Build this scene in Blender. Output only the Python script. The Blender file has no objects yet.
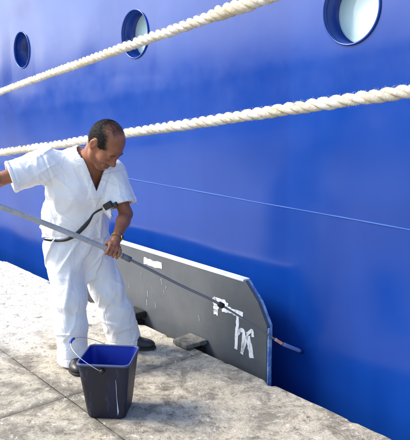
import bpy, bmesh, math, random
import numpy as np
from mathutils import Vector, Matrix
from mathutils.bvhtree import BVHTree
random.seed(4); rng = np.random.default_rng(7)
S = bpy.context.scene
COL = S.collection
R = math.radians

# ------------------------------------------------------------------ camera
FPX, CAMH, PITCH = 640.0, 1.75, math.atan(120/640)
cam = bpy.data.cameras.new('camera'); camo = bpy.data.objects.new('camera', cam); COL.objects.link(camo)
camo.location = (0, 0, CAMH); camo.rotation_euler = (math.pi/2 - PITCH, 0, 0)
cam.sensor_fit = 'HORIZONTAL'; cam.sensor_width = 36; cam.lens = 36*FPX/410
cam.clip_start = .05; cam.clip_end = 3000
S.camera = camo
# ------------------------------------------------------------------ sky, sun, exposure
SUN_EL, SUN_AZ = R(38), R(275)          # azimuth clockwise from +Y: hazy light from the left
w = bpy.data.worlds.new('World'); S.world = w; w.use_nodes = True
nt = w.node_tree; bg = nt.nodes['Background']
sky = nt.nodes.new('ShaderNodeTexSky'); sky.sky_type = 'NISHITA'; sky.sun_disc = False
sky.sun_elevation = SUN_EL; sky.sun_rotation = SUN_AZ; sky.dust_density = 1.4; sky.air_density = 1.0; sky.ozone_density = 1.0
nt.links.new(sky.outputs[0], bg.inputs[0]); bg.inputs[1].default_value = .15
sl = bpy.data.lights.new('sun', 'SUN'); sl.energy = 2.2; sl.angle = R(20); sl.color = (1, .93, .82)
so = bpy.data.objects.new('sun', sl); COL.objects.link(so)
sd = Vector((math.sin(SUN_AZ)*math.cos(SUN_EL), math.cos(SUN_AZ)*math.cos(SUN_EL), math.sin(SUN_EL)))
so.rotation_euler = sd.to_track_quat('Z', 'Y').to_euler(); so.location = (-6, -4, 9)
S.view_settings.view_transform = 'Standard'; S.view_settings.look = 'None'
S.view_settings.exposure = 1.42; S.view_settings.gamma = 1

# ------------------------------------------------------------------ pixel helpers (photo pixels, 410 x 440)
cp, sp = math.cos(PITCH), math.sin(PITCH)
def ray(x, y):
    u = 220 - y
    return np.array([x - 205, FPX*cp + u*sp, u*cp - FPX*sp])
def W(x, y, Y):                          # the point on a pixel's ray at forward distance Y
    r = ray(x, y); return r*(Y/r[1]) + np.array([0, 0, CAMH])
def G(x, y, z=0.):                       # where a pixel's ray meets the level z
    r = ray(x, y); return r*((z - CAMH)/r[2]) + np.array([0, 0, CAMH])
EA, EB = G(0, 258), G(395, 440)
E = (EB - EA)/np.linalg.norm(EB - EA)    # along the quay edge, towards the viewer's right
N = np.array([-E[1], E[0], 0.])          # from the quay towards the ship
Z = np.array([0, 0, 1.])
def Q(t, v, z): return EA + E*t + N*v + Z*z
def PL(x, y, v):                         # where a pixel's ray meets the upright plane v metres off the quay edge
    r = ray(x, y); o = np.array([0, 0, CAMH]); s = ((EA + N*v - o) @ N)/(r @ N)
    return o + r*s
def TZ(p): return float((p - EA) @ E), float(p[2])
HULL = .36
JT, CW, SLAB = 3.58, 1.075, 3.9          # joints of the quay's paving

# ------------------------------------------------------------------ object helpers
ORG = {}
def tag(o, label=None, cat=None, group=None, kind=None):
    for k, v in (('label', label), ('category', cat), ('group', group), ('kind', kind)):
        if v: o[k] = v
    return o
def thing(name, loc, label, cat, group=None):
    o = bpy.data.objects.new(name, None); COL.objects.link(o); o.location = Vector(loc); o.empty_display_size = .1
    ORG[o] = np.array(loc, float); return tag(o, label, cat, group)
def mobj(name, verts, faces, mat, parent=None, smooth=True, base=None):
    v = np.asarray(verts, dtype=np.float64).reshape(-1, 3)
    org = ORG[parent] if parent is not None else (np.array(base, float) if base is not None else np.zeros(3))
    me = bpy.data.meshes.new(name); me.from_pydata((v - org).tolist(), [], faces if isinstance(faces, list) else faces.tolist())
    me.update()
    if smooth: me.shade_smooth()
    if mat: me.materials.append(mat)
    o = bpy.data.objects.new(name, me); COL.objects.link(o); ORG[o] = org
    if parent is not None: o.parent = parent
    else: o.location = Vector(org)
    return o
def bevel(o, w=.006, seg=2):
    m = o.modifiers.new('bevel', 'BEVEL'); m.width = w; m.segments = seg; m.limit_method = 'ANGLE'; m.angle_limit = R(40)
    return o
def prism(poly, off):                    # polygon (list of 3D points) extruded by vector off
    n = len(poly); v = [np.array(p) for p in poly] + [np.array(p) + off for p in poly]
    f = [list(range(n))[::-1], list(range(n, 2*n))] + [[i, (i+1) % n, n+(i+1) % n, n+i] for i in range(n)]
    me = bmesh.new(); bv = [me.verts.new(x) for x in v]
    for q in f: me.faces.new([bv[i] for i in q])
    bmesh.ops.recalc_face_normals(me, faces=me.faces)
    vs = [tuple(x.co) for x in me.verts]; me.verts.index_update(); fs = [[x.index for x in q.verts] for q in me.faces]; me.free()
    return vs, fs
def boxq(t0, t1, v0, v1, z0, z1): return prism([Q(t0, v0, z0), Q(t1, v0, z0), Q(t1, v1, z0), Q(t0, v1, z0)], Z*(z1-z0))
def frames(P):
    P = np.asarray(P, float); T = np.gradient(P, axis=0); T /= np.linalg.norm(T, axis=1)[:, None]
    a = np.array([0, 0, 1.]) if abs(T[0][2]) < .9 else np.array([1., 0, 0]); U = np.zeros_like(P)
    u = a
    for i in range(len(P)):
        u = u - (u @ T[i])*T[i]; u /= np.linalg.norm(u); U[i] = u
    return P, T, U, np.cross(T, U)
def tube(P, r, n=12, cap=True):
    P, T, U, V = frames(P); m = len(P); r = np.broadcast_to(np.asarray(r, float), (m,))
    a = np.linspace(0, 2*np.pi, n, endpoint=False)
    vs = P[:, None] + r[:, None, None]*(np.cos(a)[None, :, None]*U[:, None] + np.sin(a)[None, :, None]*V[:, None])
    vs = vs.reshape(-1, 3).tolist(); fs = []
    for i in range(m-1):
        for j in range(n):
            k = (j+1) % n; fs.append([i*n+j, i*n+k, (i+1)*n+k, (i+1)*n+j])
    if cap: fs.append(list(range(n))[::-1]); fs.append([(m-1)*n+j for j in range(n)])
    return vs, fs
def merge(*parts):
    V, F = [], []
    for v, f in parts:
        k = len(V); V += [tuple(x) for x in v]; F += [[i+k for i in q] for q in f]
    return V, F
def spline(pts, n):                      # Catmull-Rom through points
    P = np.asarray(pts, float); P = np.vstack([2*P[0]-P[1], P, 2*P[-1]-P[-2]]); out = []
    for i in range(1, len(P)-2):
        for t in np.linspace(0, 1, n, endpoint=False):
            a, b, c, d = P[i-1:i+3]
            out.append(.5*((2*b)+(c-a)*t+(2*a-5*b+4*c-d)*t*t+(3*b-a-3*c+d)*t**3))
    out.append(P[-2]); return np.array(out)

# ------------------------------------------------------------------ noise + distance-field modelling
def _h(i, j, k, s):
    n = (i.astype(np.uint32)*np.uint32(374761393) + j.astype(np.uint32)*np.uint32(668265263) + k.astype(np.uint32)*np.uint32(2147483647) + np.uint32(s*974711 % 2**31))
    n = (n ^ (n >> np.uint32(13)))*np.uint32(1274126177); n = n ^ (n >> np.uint32(16))
    return (n & np.uint32(0xffff)).astype(np.float32)/32767.5 - 1
def noise3(p, s=0):                      # smooth value noise, -1..1, p (...,3)
    with np.errstate(over='ignore'):
        f = np.floor(p); q = (p - f).astype(np.float32); i = f.astype(np.int64); w_ = q*q*q*(q*(q*6-15)+10); r = 0
        for a in (0, 1):
            for b in (0, 1):
                for c in (0, 1):
                    wt = (w_[..., 0] if a else 1-w_[..., 0])*(w_[..., 1] if b else 1-w_[..., 1])*(w_[..., 2] if c else 1-w_[..., 2])
                    r = r + wt*_h(i[..., 0]+a, i[..., 1]+b, i[..., 2]+c, s)
    return r
def ss(x, a, b):
    t = np.clip((x-a)/(b-a), 0, 1); return t*t*(3-2*t)
class Vol:
    def __init__(s, lo, hi, h):
        s.lo = np.array(lo, np.float32); s.h = h; s.n = np.ceil((np.array(hi)-np.array(lo))/h).astype(int)+1
        s.d = np.full(s.n, .3, np.float32)
    def blk(s, lo, hi):
        a = np.clip(np.floor((np.array(lo)-s.lo)/s.h).astype(int), 0, s.n); b = np.clip(np.ceil((np.array(hi)-s.lo)/s.h).astype(int)+1, 0, s.n)
        sl_ = tuple(slice(x, y) for x, y in zip(a, b))
        g = np.stack(np.meshgrid(*[s.lo[i]+s.h*np.arange(a[i], b[i], dtype=np.float32) for i in range(3)], indexing='ij'), -1)
        return sl_, g
    def apply(s, lo, hi, fn, k, sub=False):
        sl_, p = s.blk(lo, hi)
        if p.size == 0: return
        b = fn(p).astype(np.float32); a = s.d[sl_]
        if sub: a, b = -a, b
        hh = np.maximum(k-np.abs(a-b), 0)/max(k, 1e-6); r = np.minimum(a, b) - hh*hh*k*.25
        s.d[sl_] = -r if sub else r
    def cap(s, a, b, ra, rb, k=.02, sub=False):
        a, b = np.array(a, np.float32), np.array(b, np.float32); m = max(ra, rb)+k+.03
        def fn(p):
            d = b-a; t = np.clip(((p-a) @ d)/max(d @ d, 1e-9), 0, 1); return np.linalg.norm(p-a-t[..., None]*d, axis=-1)-(ra+(rb-ra)*t)
        s.apply(np.minimum(a, b)-m, np.maximum(a, b)+m, fn, k, sub)
    def sph(s, c, r, k=.02, sub=False): s.cap(c, np.array(c)+1e-5, r, r, k, sub)
    def ell(s, c, r, M, k=.02, sub=False):  # M rows = local axes
        c = np.array(c, np.float32); r = np.array(r, np.float32); M = np.array(M, np.float32); m = r.max()+k+.03
        def fn(p):
            q = (p-c) @ M.T; k0 = np.linalg.norm(q/r, axis=-1); k1 = np.linalg.norm(q/(r*r), axis=-1)
            return k0*(k0-1)/np.maximum(k1, 1e-6)
        s.apply(c-m, c+m, fn, k, sub)
    def ecap(s, a, b, X, ra, rb, k=.03):    # capsule with an oval section: X = wide axis, radii (wide, deep) at each end
        a, b = np.array(a, np.float32), np.array(b, np.float32); d = b-a; Aa = d/np.linalg.norm(d)
        X = np.array(X, np.float32); X = X-(X @ Aa)*Aa; X /= np.linalg.norm(X); Yv = np.cross(Aa, X); m = max(*ra, *rb)+k+.03
        def fn(p):
            t = np.clip(((p-a) @ d)/(d @ d), 0, 1); o = p-a-t[..., None]*d
            rx = ra[0]+(rb[0]-ra[0])*t; ry = ra[1]+(rb[1]-ra[1])*t; rm = np.minimum(rx, ry)
            q = np.sqrt(((o @ X)/rx)**2+((o @ Yv)/ry)**2+((o @ Aa)/rm)**2)
            return (q-1)*rm
        s.apply(np.minimum(a, b)-m, np.maximum(a, b)+m, fn, k)
    def pts(s):
        return np.stack(np.meshgrid(*[s.lo[i]+s.h*np.arange(s.n[i], dtype=np.float32) for i in range(3)], indexing='ij'), -1)
    def near(s, band, fn):                  # d += fn(points, d) where |d| < band
        m = np.abs(s.d) < band; ix = np.argwhere(m); p = s.lo+s.h*ix.astype(np.float32); s.d[m] += fn(p, s.d[m]).astype(np.float32)
    def mesh(s):
        d = s.d; ins = d < 0
        def c8(A): return [A[i:A.shape[0]-1+i, j:A.shape[1]-1+j, k:A.shape[2]-1+k] for i in (0, 1) for j in (0, 1) for k in (0, 1)]
        cnt = sum(x.astype(np.int8) for x in c8(ins)); act = (cnt > 0) & (cnt < 8); ix = np.argwhere(act)
        idx = np.full(act.shape, -1, np.int32); idx[act] = np.arange(len(ix))
        off = np.array([(i, j, k) for i in (0, 1) for j in (0, 1) for k in (0, 1)])
        val = np.stack([d[ix[:, 0]+o[0], ix[:, 1]+o[1], ix[:, 2]+o[2]] for o in off], 1)
        acc = np.zeros((len(ix), 3), np.float32); num = np.zeros(len(ix), np.float32)
        for a in range(8):
            for b in range(a+1, 8):
                if np.abs(off[a]-off[b]).sum() != 1: continue
                va, vb = val[:, a], val[:, b]; x = (va < 0) != (vb < 0); t = np.where(x, va/np.where(x, va-vb, 1), 0)
                acc += np.where(x[:, None], off[a]+(off[b]-off[a])*t[:, None], 0); num += x
        V = s.lo+s.h*(ix+acc/num[:, None]); F = []
        for ax in range(3):
            o1, o2 = (ax+1) % 3, (ax+2) % 3
            A = np.take(ins, range(0, d.shape[ax]-1), ax); B = np.take(ins, range(1, d.shape[ax]), ax)
            e = np.argwhere(A != B); e = e[(e[:, o1] > 0) & (e[:, o2] > 0) & (e[:, o1] < d.shape[o1]-1) & (e[:, o2] < d.shape[o2]-1)]
            flip = A[tuple(e.T)]
            def g(i, j):
                q = e.copy(); q[:, o1] -= i; q[:, o2] -= j; return idx[tuple(q.T)]
            f = np.stack([g(1, 1), g(0, 1), g(0, 0), g(1, 0)], 1); f[~flip] = f[~flip][:, ::-1]; F.append(f)
        return V.astype(np.float64), np.vstack(F)

# ------------------------------------------------------------------ materials
def mat(name, col, rough=.6, spec=.5, metal=0.):
    m = bpy.data.materials.new(name); m.use_nodes = True; b = m.node_tree.nodes['Principled BSDF']
    b.inputs['Base Color'].default_value = (*col, 1); b.inputs['Roughness'].default_value = rough
    b.inputs['Specular IOR Level'].default_value = spec; b.inputs['Metallic'].default_value = metal
    return m
class NT:
    def __init__(s, m): s.t = m.node_tree; s.b = s.t.nodes['Principled BSDF']; s.co = s.t.nodes.new('ShaderNodeTexCoord').outputs['Object']
    def noise(s, scale, detail=6, rough=.6, co=None, dist=0, stretch=None):
        n = s.t.nodes.new('ShaderNodeTexNoise'); n.inputs['Scale'].default_value = scale; n.inputs['Detail'].default_value = detail
        n.inputs['Roughness'].default_value = rough; n.inputs['Distortion'].default_value = dist
        c = co or s.co
        if stretch:
            mp = s.t.nodes.new('ShaderNodeMapping'); mp.inputs['Scale'].default_value = stretch; s.t.links.new(c, mp.inputs[0]); c = mp.outputs[0]
        s.t.links.new(c, n.inputs['Vector']); return n.outputs['Fac']
    def ramp(s, f, stops):
        r = s.t.nodes.new('ShaderNodeValToRGB'); e = r.color_ramp.elements
        while len(e) < len(stops): e.new(.5)
        for x, (p, c) in zip(e, stops): x.position = p; x.color = (*c, 1) if not np.isscalar(c) else (c, c, c, 1)
        s.t.links.new(f, r.inputs[0]); return r.outputs[0]
    def mix(s, f, a, b, mode='MIX'):
        n = s.t.nodes.new('ShaderNodeMix'); n.data_type = 'RGBA'; n.blend_type = mode
        for sock, v in ((n.inputs[0], f), (n.inputs[6], a), (n.inputs[7], b)):
            if hasattr(v, 'links'): s.t.links.new(v, sock)
            elif np.isscalar(v): sock.default_value = v
            else: sock.default_value = (*v, 1)
        return n.outputs[2]
    def math(s, op, a, b=0.):
        n = s.t.nodes.new('ShaderNodeMath'); n.operation = op
        for sock, v in zip(n.inputs, (a, b)):
            if hasattr(v, 'links'): s.t.links.new(v, sock)
            else: sock.default_value = v
        return n.outputs[0]
    def set(s, sock, v): s.t.links.new(v, s.b.inputs[sock])
    def bump(s, h, strength, dist=.01):
        n = s.t.nodes.new('ShaderNodeBump'); n.inputs['Strength'].default_value = strength; n.inputs['Distance'].default_value = dist
        s.t.links.new(h, n.inputs['Height'])
        if s.b.inputs['Normal'].links: s.t.links.new(s.b.inputs['Normal'].links[0].from_socket, n.inputs['Normal'])
        s.t.links.new(n.outputs[0], s.b.inputs['Normal'])
def concrete(name, base, dark, light, lightamt=.5, pale_and_dirt=False, warm=(.57, .50, .37)):
    m = mat(name, base, .95, .2); n = NT(m)
    def dot(v):
        vm = n.t.nodes.new('ShaderNodeVectorMath'); vm.operation = 'DOT_PRODUCT'; n.t.links.new(n.co, vm.inputs[0]); vm.inputs[1].default_value = tuple(v); return vm.outputs['Value']
    c = n.mix(n.ramp(n.noise(1.3, 6, .7), [(.38, 0.), (.62, 1.)]), base, warm)
    blot = n.noise(4.5, 8, .78, dist=.6); c = n.mix(n.ramp(blot, [(.41, .95), (.53, 0.)]), c, dark)
    if pale_and_dirt:      # mottled paler tone growing towards the far left, and dirt packed along the joints
        g = n.math('SUBTRACT', dot(-E+N*.35), float(Q(2.9, -.5, 0) @ (-E+N*.35)))
        g = n.math('ADD', g, n.math('MULTIPLY', n.math('SUBTRACT', n.noise(1.6, 8, .74, dist=.8), .5), 3.4))
        c = n.mix(n.ramp(n.math('ADD', n.math('MULTIPLY', g, .5), .5), [(.40, 0.), (.80, .85)]), c, (.72, .70, .64))
        wob = n.math('MULTIPLY', n.math('SUBTRACT', n.noise(7, 7, .75), .5), .16)
        for ax_, off in ((N, float(EA @ N)-CW), (E, float(EA @ E)+JT)):
            a = n.math('ABSOLUTE', n.math('SUBTRACT', dot(ax_), off)); a = n.math('ADD', a, wob)
            c = n.mix(n.ramp(a, [(.0, .80), (.075, 0.)]), c, (.15, .135, .11))
    grit = n.noise(15, 8, .84, dist=.5)
    c = n.mix(n.ramp(grit, [(.37, .95), (.46, 0.)]), c, tuple(.55*x for x in dark))
    c = n.mix(n.ramp(grit, [(.55, 0.), (.62, .85)]), c, light)
    c = n.mix(n.ramp(n.noise(70, 3, .7), [(.36, .6), (.45, 0.)]), c, tuple(.7*x for x in dark))
    n.set('Base Color', c)
    n.bump(grit, .9, .012); n.bump(n.noise(110, 4, .7), .5, .004)
    return m
M_con = concrete('concrete', (.50, .46, .37), (.25, .225, .18), (.75, .72, .63), .35, True)
M_apron = mat('asphalt', (.05, .05, .052), .9, .25); n = NT(M_apron)
n.set('Base Color', n.ramp(n.noise(3, 8, .7), [(.3, (.04, .04, .042)), (.7, (.075, .073, .07))])); n.bump(n.noise(60, 6, .7), .5, .006)
M_wall = concrete('quay_wall', (.2, .19, .16), (.07, .07, .06), (.3, .29, .25), .2)
M_block = concrete('block', (.20, .195, .18), (.09, .09, .085), (.30, .29, .27), .2, warm=(.22, .20, .17))
M_dirt = mat('joint_dirt', (.11, .10, .08), .95, .1)
# hull paint
M_hull = mat('hull_paint', (.003, .048, .30), .50, .0); n = NT(M_hull)
c = n.mix(n.ramp(n.noise(.7, 5, .6), [(.35, 0.), (.65, .5)]), (.003, .038, .245), (.004, .048, .288))
c = n.mix(n.ramp(n.noise(1.5, 3, .5, stretch=(1, 1, .10)), [(.46, 0.), (.54, .35)]), c, (.007, .056, .31))
c = n.mix(n.ramp(n.noise(34, 7, .8, stretch=(1, 1, .5)), [(.63, 0.), (.72, .22)]), c, (.02, .065, .20))
c = n.mix(n.ramp(n.noise(3, 9, .75, stretch=(1, 1, .18)), [(.58, 0.), (.78, .22)]), c, (.03, .07, .28))
n.set('Base Color', c)
n.b.inputs['Coat Weight'].default_value = 1.; n.b.inputs['Coat IOR'].default_value = 1.53
n.set('Coat Roughness', n.ramp(n.noise(2.2, 8, .7), [(.3, .14), (.7, .26)]))
n.bump(n.noise(1.3, 3, .5), .22, .03); n.bump(n.noise(55, 6, .7), .16, .003)
M_hullrim = mat('hull_rim_paint', (.004, .040, .25), .3, .5)
M_weld = mat('weld_paint', (.03, .10, .38), .6, .3)
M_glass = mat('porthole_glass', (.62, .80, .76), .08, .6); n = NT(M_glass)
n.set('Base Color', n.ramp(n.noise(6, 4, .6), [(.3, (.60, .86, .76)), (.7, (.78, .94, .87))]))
M_glass_shaded = mat('porthole_glass_shaded', (.05, .08, .16), .1, .6)  # shade inside the far porthole recesses, put into the glass colour
M_brass = mat('clamp_ring', (.45, .58, .62), .35, .5)
M_deck = mat('ship_white', (.75, .75, .73), .5)
# rope
def rope_mat(name, a, b, dk):
    m = mat(name, a, .95, .1); n = NT(m)
    c = n.mix(n.ramp(n.noise(9, 6, .75), [(.42, 0.), (.60, 1.)]), a, b)
    c = n.mix(n.ramp(n.noise(1.7, 5, .7), [(.50, 0.), (.66, .6)]), c, (.50, .42, .28))
    c = n.mix(n.ramp(n.noise(14, 7, .8), [(.60, 0.), (.72, .5)]), c, (.30, .29, .26))
    c = n.mix(n.ramp(n.noise(45, 8, .75), [(.33, .75), (.50, 0.)]), c, dk); n.set('Base Color', c)
    n.bump(n.noise(170, 5, .7), .7, .004); return m
M_rope = rope_mat('rope', (.74, .72, .65), (.62, .56, .43), (.36, .30, .19))
# fender panel
M_panel = mat('panel_grey', (.12, .13, .14), .42, .5); n = NT(M_panel)
c = n.mix(n.ramp(n.noise(2.4, 9, .7), [(.35, 0.), (.65, 1.)]), (.068, .076, .085), (.096, .104, .113))
c = n.mix(n.ramp(n.noise(9, 10, .8, stretch=(1, 1, .3)), [(.63, 0.), (.75, .6)]), c, (.20, .21, .215))
c = n.mix(n.ramp(n.noise(14, 8, .7), [(.28, .6), (.40, 0.)]), c, (.06, .062, .065))
n.set('Base Color', c); n.bump(n.noise(18, 8, .7), .15, .006)
M_pad = mat('pad_white', (.80, .83, .86), .5, .4); n = NT(M_pad)
n.set('Base Color', n.mix(n.ramp(n.noise(5, 8, .75), [(.50, 0.), (.68, .75)]), (.66, .69, .73), (.36, .50, .68)))
M_padb = mat('pad_blue', (.10, .22, .50), .5, .4); n = NT(M_padb)
n.set('Base Color', n.mix(n.ramp(n.noise(9, 8, .75), [(.45, 0.), (.62, .8)]), (.09, .2, .5), (.45, .6, .75)))
M_mark = mat('white_brush_paint', (.82, .83, .83), .6, .3); n = NT(M_mark)
n.set('Base Color', n.mix(n.ramp(n.noise(24, 8, .8, stretch=(1, 1, .35)), [(.36, .7), (.50, 0.)]), (.74, .75, .76), (.16, .17, .175)))
M_scuff = mat('pale_scuff', (.36, .37, .38), .7, .3)
M_black = mat('black_rubber', (.014, .014, .015), .55, .4)
def creases(n, amt):
    for sc, st, a in ((7, (1, 1, .22), amt), (9, (.3, .3, 1.6), amt*.7), (24, (1, 1, .5), amt*.45)):
        f = n.math('ABSOLUTE', n.math('SUBTRACT', n.noise(sc, 3, .55, dist=.5, stretch=st), .5)); n.bump(n.ramp(f, [(0., 1.), (.05, 0.)]), a, .004)
# person
M_skin = mat('skin', (.30, .125, .066), .5, .4); n = NT(M_skin)
c = n.mix(n.ramp(n.noise(14, 6, .65), [(.35, 0.), (.7, 1.)]), (.25, .092, .045), (.34, .138, .072))
c = n.mix(n.ramp(n.noise(120, 4, .6), [(.3, .35), (.5, 0.)]), c, (.17, .065, .035))
at = n.t.nodes.new('ShaderNodeAttribute'); at.attribute_name = 'stubble'
n.set('Base Color', n.mix(n.math('MULTIPLY', at.outputs['Fac'], n.ramp(n.noise(420, 2, .6), [(.35, 1.), (.65, .45)])), c, (.030, .020, .015)))
n.set('Roughness', n.ramp(n.noise(30, 5, .7), [(.35, .34), (.7, .55)]))
n.bump(n.noise(220, 4, .6), .30, .002); n.bump(n.noise(60, 5, .6), .15, .004)
M_hair = mat('hair', (.01, .008, .007), .7, .25); n = NT(M_hair)
n.set('Base Color', n.ramp(n.noise(45, 4, .6), [(.35, (.006, .005, .0045)), (.62, (.014, .011, .010)), (.8, (.05, .045, .042))]))
M_shirt = mat('white_cotton', (.82, .82, .82), .9, .15); n = NT(M_shirt)
n.set('Base Color', n.ramp(n.noise(7, 7, .65), [(.3, (.80, .80, .81)), (.7, (.86, .86, .85))]))
n.b.inputs['Sheen Weight'].default_value = .15
creases(n, .27); n.bump(n.noise(300, 3, .5), .2, .0015)
M_trous = mat('white_drill', (.82, .82, .82), .9, .15); n = NT(M_trous)
c = n.ramp(n.noise(6, 7, .65), [(.3, (.76, .76, .77)), (.7, (.84, .84, .83))])
c = n.mix(n.ramp(n.noise(11, 9, .8), [(.62, 0.), (.78, .22)]), c, (.55, .56, .62)); n.set('Base Color', c)
creases(n, .27); n.bump(n.noise(280, 3, .5), .2, .0015)
M_shoe = mat('black_leather', (.018, .017, .018), .42, .5); n = NT(M_shoe); n.bump(n.noise(70, 5, .6), .25, .004)
M_sole = mat('rubber_sole', (.03, .028, .027), .8, .3)
M_gold = mat('gold_metal', (.72, .50, .16), .28, .5, 1.)
M_face = mat('watch_face', (.03, .03, .035), .2, .6)
M_mic = mat('black_plastic', (.012, .012, .014), .38, .5)
# pole
M_alu = mat('aluminium', (.40, .41, .43), .55, .4, .25); n = NT(M_alu)
n.set('Base Color', n.ramp(n.noise(30, 6, .7), [(.3, (.28, .29, .31)), (.7, (.42, .43, .45))]))
M_alud = mat('dull_aluminium', (.16, .165, .18), .5, .5, .3)
M_orange = mat('orange_ferrule', (.50, .24, .20), .6)
M_roll = mat('roller_fleece', (.20, .28, .60), .95, .1); n = NT(M_roll); n.bump(n.noise(160, 4, .7), .6, .004)
M_navy = mat('navy_wet_paint', (.01, .02, .16), .3)
# bucket
M_bout = mat('bucket_outside', (.022, .024, .038), .5, .4); n = NT(M_bout)
c = n.mix(n.ramp(n.noise(5, 6, .7, stretch=(1, 1, .25)), [(.45, 0.), (.65, .8)]), (.011, .011, .015), (.008, .012, .045))
c = n.mix(n.ramp(n.noise(26, 8, .78, stretch=(1, 1, .22)), [(.56, 0.), (.70, .55)]), c, (.09, .10, .14)); n.set('Base Color', c)
n.bump(n.noise(40, 5, .6), .15, .004)
M_bin = mat('bucket_inside', (.008, .028, .27), .4, .45); n = NT(M_bin)
n.set('Base Color', n.mix(n.ramp(n.noise(12, 8, .75), [(.60, 0.), (.75, .6)]), (.008, .028, .28), (.07, .13, .4)))
M_rim = mat('bucket_rim', (.05, .065, .15), .5, .4)
M_wire = mat('galvanised_wire', (.52, .54, .58), .4, .5, .7)
M_grip = mat('grip_blue', (.02, .06, .40), .5)
M_drip = mat('dried_drip', (.45, .52, .60), .6)
M_water = mat('harbour_water', (.01, .025, .035), .06, .5); n = NT(M_water); n.bump(n.noise(1.6, 6, .6), .5, .1)
M_iron = mat('painted_iron', (.03, .03, .032), .5)

# ================================================================== SETTING
# water
wat = mobj('water', [Q(-300, .0, -1.9), Q(300, .0, -1.9), Q(300, 400, -1.9), Q(-300, 400, -1.9)], [[0, 1, 2, 3]], M_water, smooth=False)
tag(wat, kind='structure')
# quay: a body block with coping and deck slabs on it
quay = mobj('quay', *boxq(-150, 120, -200, -.02, -3.5, -.05), M_wall, smooth=False); tag(quay, kind='structure')
def axis(a, b, h):                        # sample positions with rounded ends
    k = max(2, int(round((b-a)/h))); return np.concatenate([[a, a+.004, a+.012], np.linspace(a, b, k+1)[1:-1], [b-.012, b-.004, b]])
def slab(name, t0, t1, v0, v1, h, m, rel, chip):
    T, Vv = axis(t0, t1, h), axis(v0, v1, h); tt, vv = np.meshgrid(T, Vv, indexing='ij')
    P = EA + tt[..., None]*E + vv[..., None]*N
    ed = np.minimum(np.minimum(tt-t0, t1-tt), np.minimum(vv-v0, v1-vv))
    z = rel*(noise3(P*3.1, 1)*.6 + noise3(P*9, 2)*.3 + noise3(P*27, 3)*.22) - .003*(1-ss(ed, 0, .012))
    ch = np.maximum(0, noise3(P*5.3, 5)*.6+noise3(P*14, 6)*.5-.12); near = 1-ss(ed, 0, .05)
    z -= chip*ch*near*np.where((v1-vv < .06) & (v1 > -.1), .08, .004); z = np.minimum(z, .006)
    side = (vv > v1-1e-6)*1.; P = P - (side*chip*(.02*np.abs(noise3(P*4, 8))+.035*ch))[..., None]*N
    P[..., 2] += z; nt_, nv = tt.shape
    V = P.reshape(-1, 3).tolist(); F = []
    id_ = lambda i, j: i*nv+j
    for i in range(nt_-1):
        for j in range(nv-1): F.append([id_(i, j), id_(i+1, j), id_(i+1, j+1), id_(i, j+1)])
    ring = [id_(i, 0) for i in range(nt_)] + [id_(nt_-1, j) for j in range(1, nv)] + [id_(i, nv-1) for i in range(nt_-2, -1, -1)] + [id_(0, j) for j in range(nv-2, 0, -1)]
    b0 = len(V)
    for r_ in ring: p = list(V[r_]); p[2] = -.06 if abs(vv.flat[r_]-v1) > 1e-6 or v1 < -.1 else -.34; V.append(p)
    for a in range(len(ring)):
        b = (a+1) % len(ring); F.append([ring[b], ring[a], b0+a, b0+b])
    o = mobj(name, V, F, m, quay); return o
gap = .0007
for i in range(-7, 5):
    t0, t1 = JT+SLAB*i+gap, JT+SLAB*(i+1)-gap; fine = i in (-1, 0)
    slab('coping_slab', t0, t1, -CW+gap, 0, .02 if fine else .15, M_con, .003, 1. if fine else .3)
for r in range(3):
    for i in range(-6, 4):
        t0, t1 = JT+SLAB*i+gap, JT+SLAB*(i+1)-gap; fine = i in (-1, 0) and r == 0
        slab('deck_slab', t0, t1, -CW-3.2*(r+1)+gap, -CW-3.2*r-gap, .035 if fine else .3, M_con, .003, .8 if fine else .3)
jf = [boxq(JT-SLAB*6, JT+SLAB*4, -CW-gap*1.2, -CW+gap*1.2, -.04, -.016)]+[boxq(JT+SLAB*i-gap*1.2, JT+SLAB*i+gap*1.2, -CW-9.5, -.06, -.04, -.0165) for i in range(-6, 5)]+[boxq(JT-SLAB*6, JT+SLAB*4, -CW-3.2*r-gap*1.2, -CW-3.2*r+gap*1.2, -.04, -.016) for r in (1, 2)]
for b_ in jf: mobj('joint_filler', *b_, M_dirt, quay, smooth=False)
ap = mobj('quay_apron', [Q(-150, -200, -.006), Q(120, -200, -.006), Q(120, -CW-9.6, -.006), Q(-150, -CW-9.6, -.006)], [[0, 1, 2, 3]], M_apron, smooth=False)
tag(ap, kind='structure')

# warehouses across the quay road, out of the picture: the hull mirrors them
M_brick = mat('brick_render', (.17, .13, .10), .85, .2); n = NT(M_brick); n.set('Base Color', n.ramp(n.noise(1.2, 8, .7), [(.3, (.13, .10, .08)), (.7, (.21, .17, .13))]))
M_roof = mat('roof_sheet', (.10, .10, .105), .6, .3); M_door = mat('door_green', (.03, .07, .05), .5)
def warehouse(t0, t1, v, h, label):
    wh = thing('warehouse', Q((t0+t1)/2, v, -.006), label, 'warehouse', 'warehouses across the quay road')
    mobj('wall', *boxq(t0, t1, v-18, v, -.006, h), M_brick, wh, smooth=False)
    mobj('roof', *prism([Q(t0-.4, v+.6, h), Q(t0-.4, v-18.6, h), Q(t0-.4, v-9, h+3.2)], E*(t1-t0+.8)), M_roof, wh, smooth=False)
    for k in range(int((t1-t0)/9)): mobj('door', *boxq(t0+3+9*k, t0+7+9*k, v+.003, v+.12, .0, 4.2), M_door, wh, smooth=False)
warehouse(-150, -72, -46, 6.2, 'long brown warehouse farthest along the quay road'); warehouse(-64, -12, -44, 6.8, 'brown warehouse in the middle of the row'); warehouse(-4, 58, -45, 6.0, 'brown warehouse nearest the viewer in the row')

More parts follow.
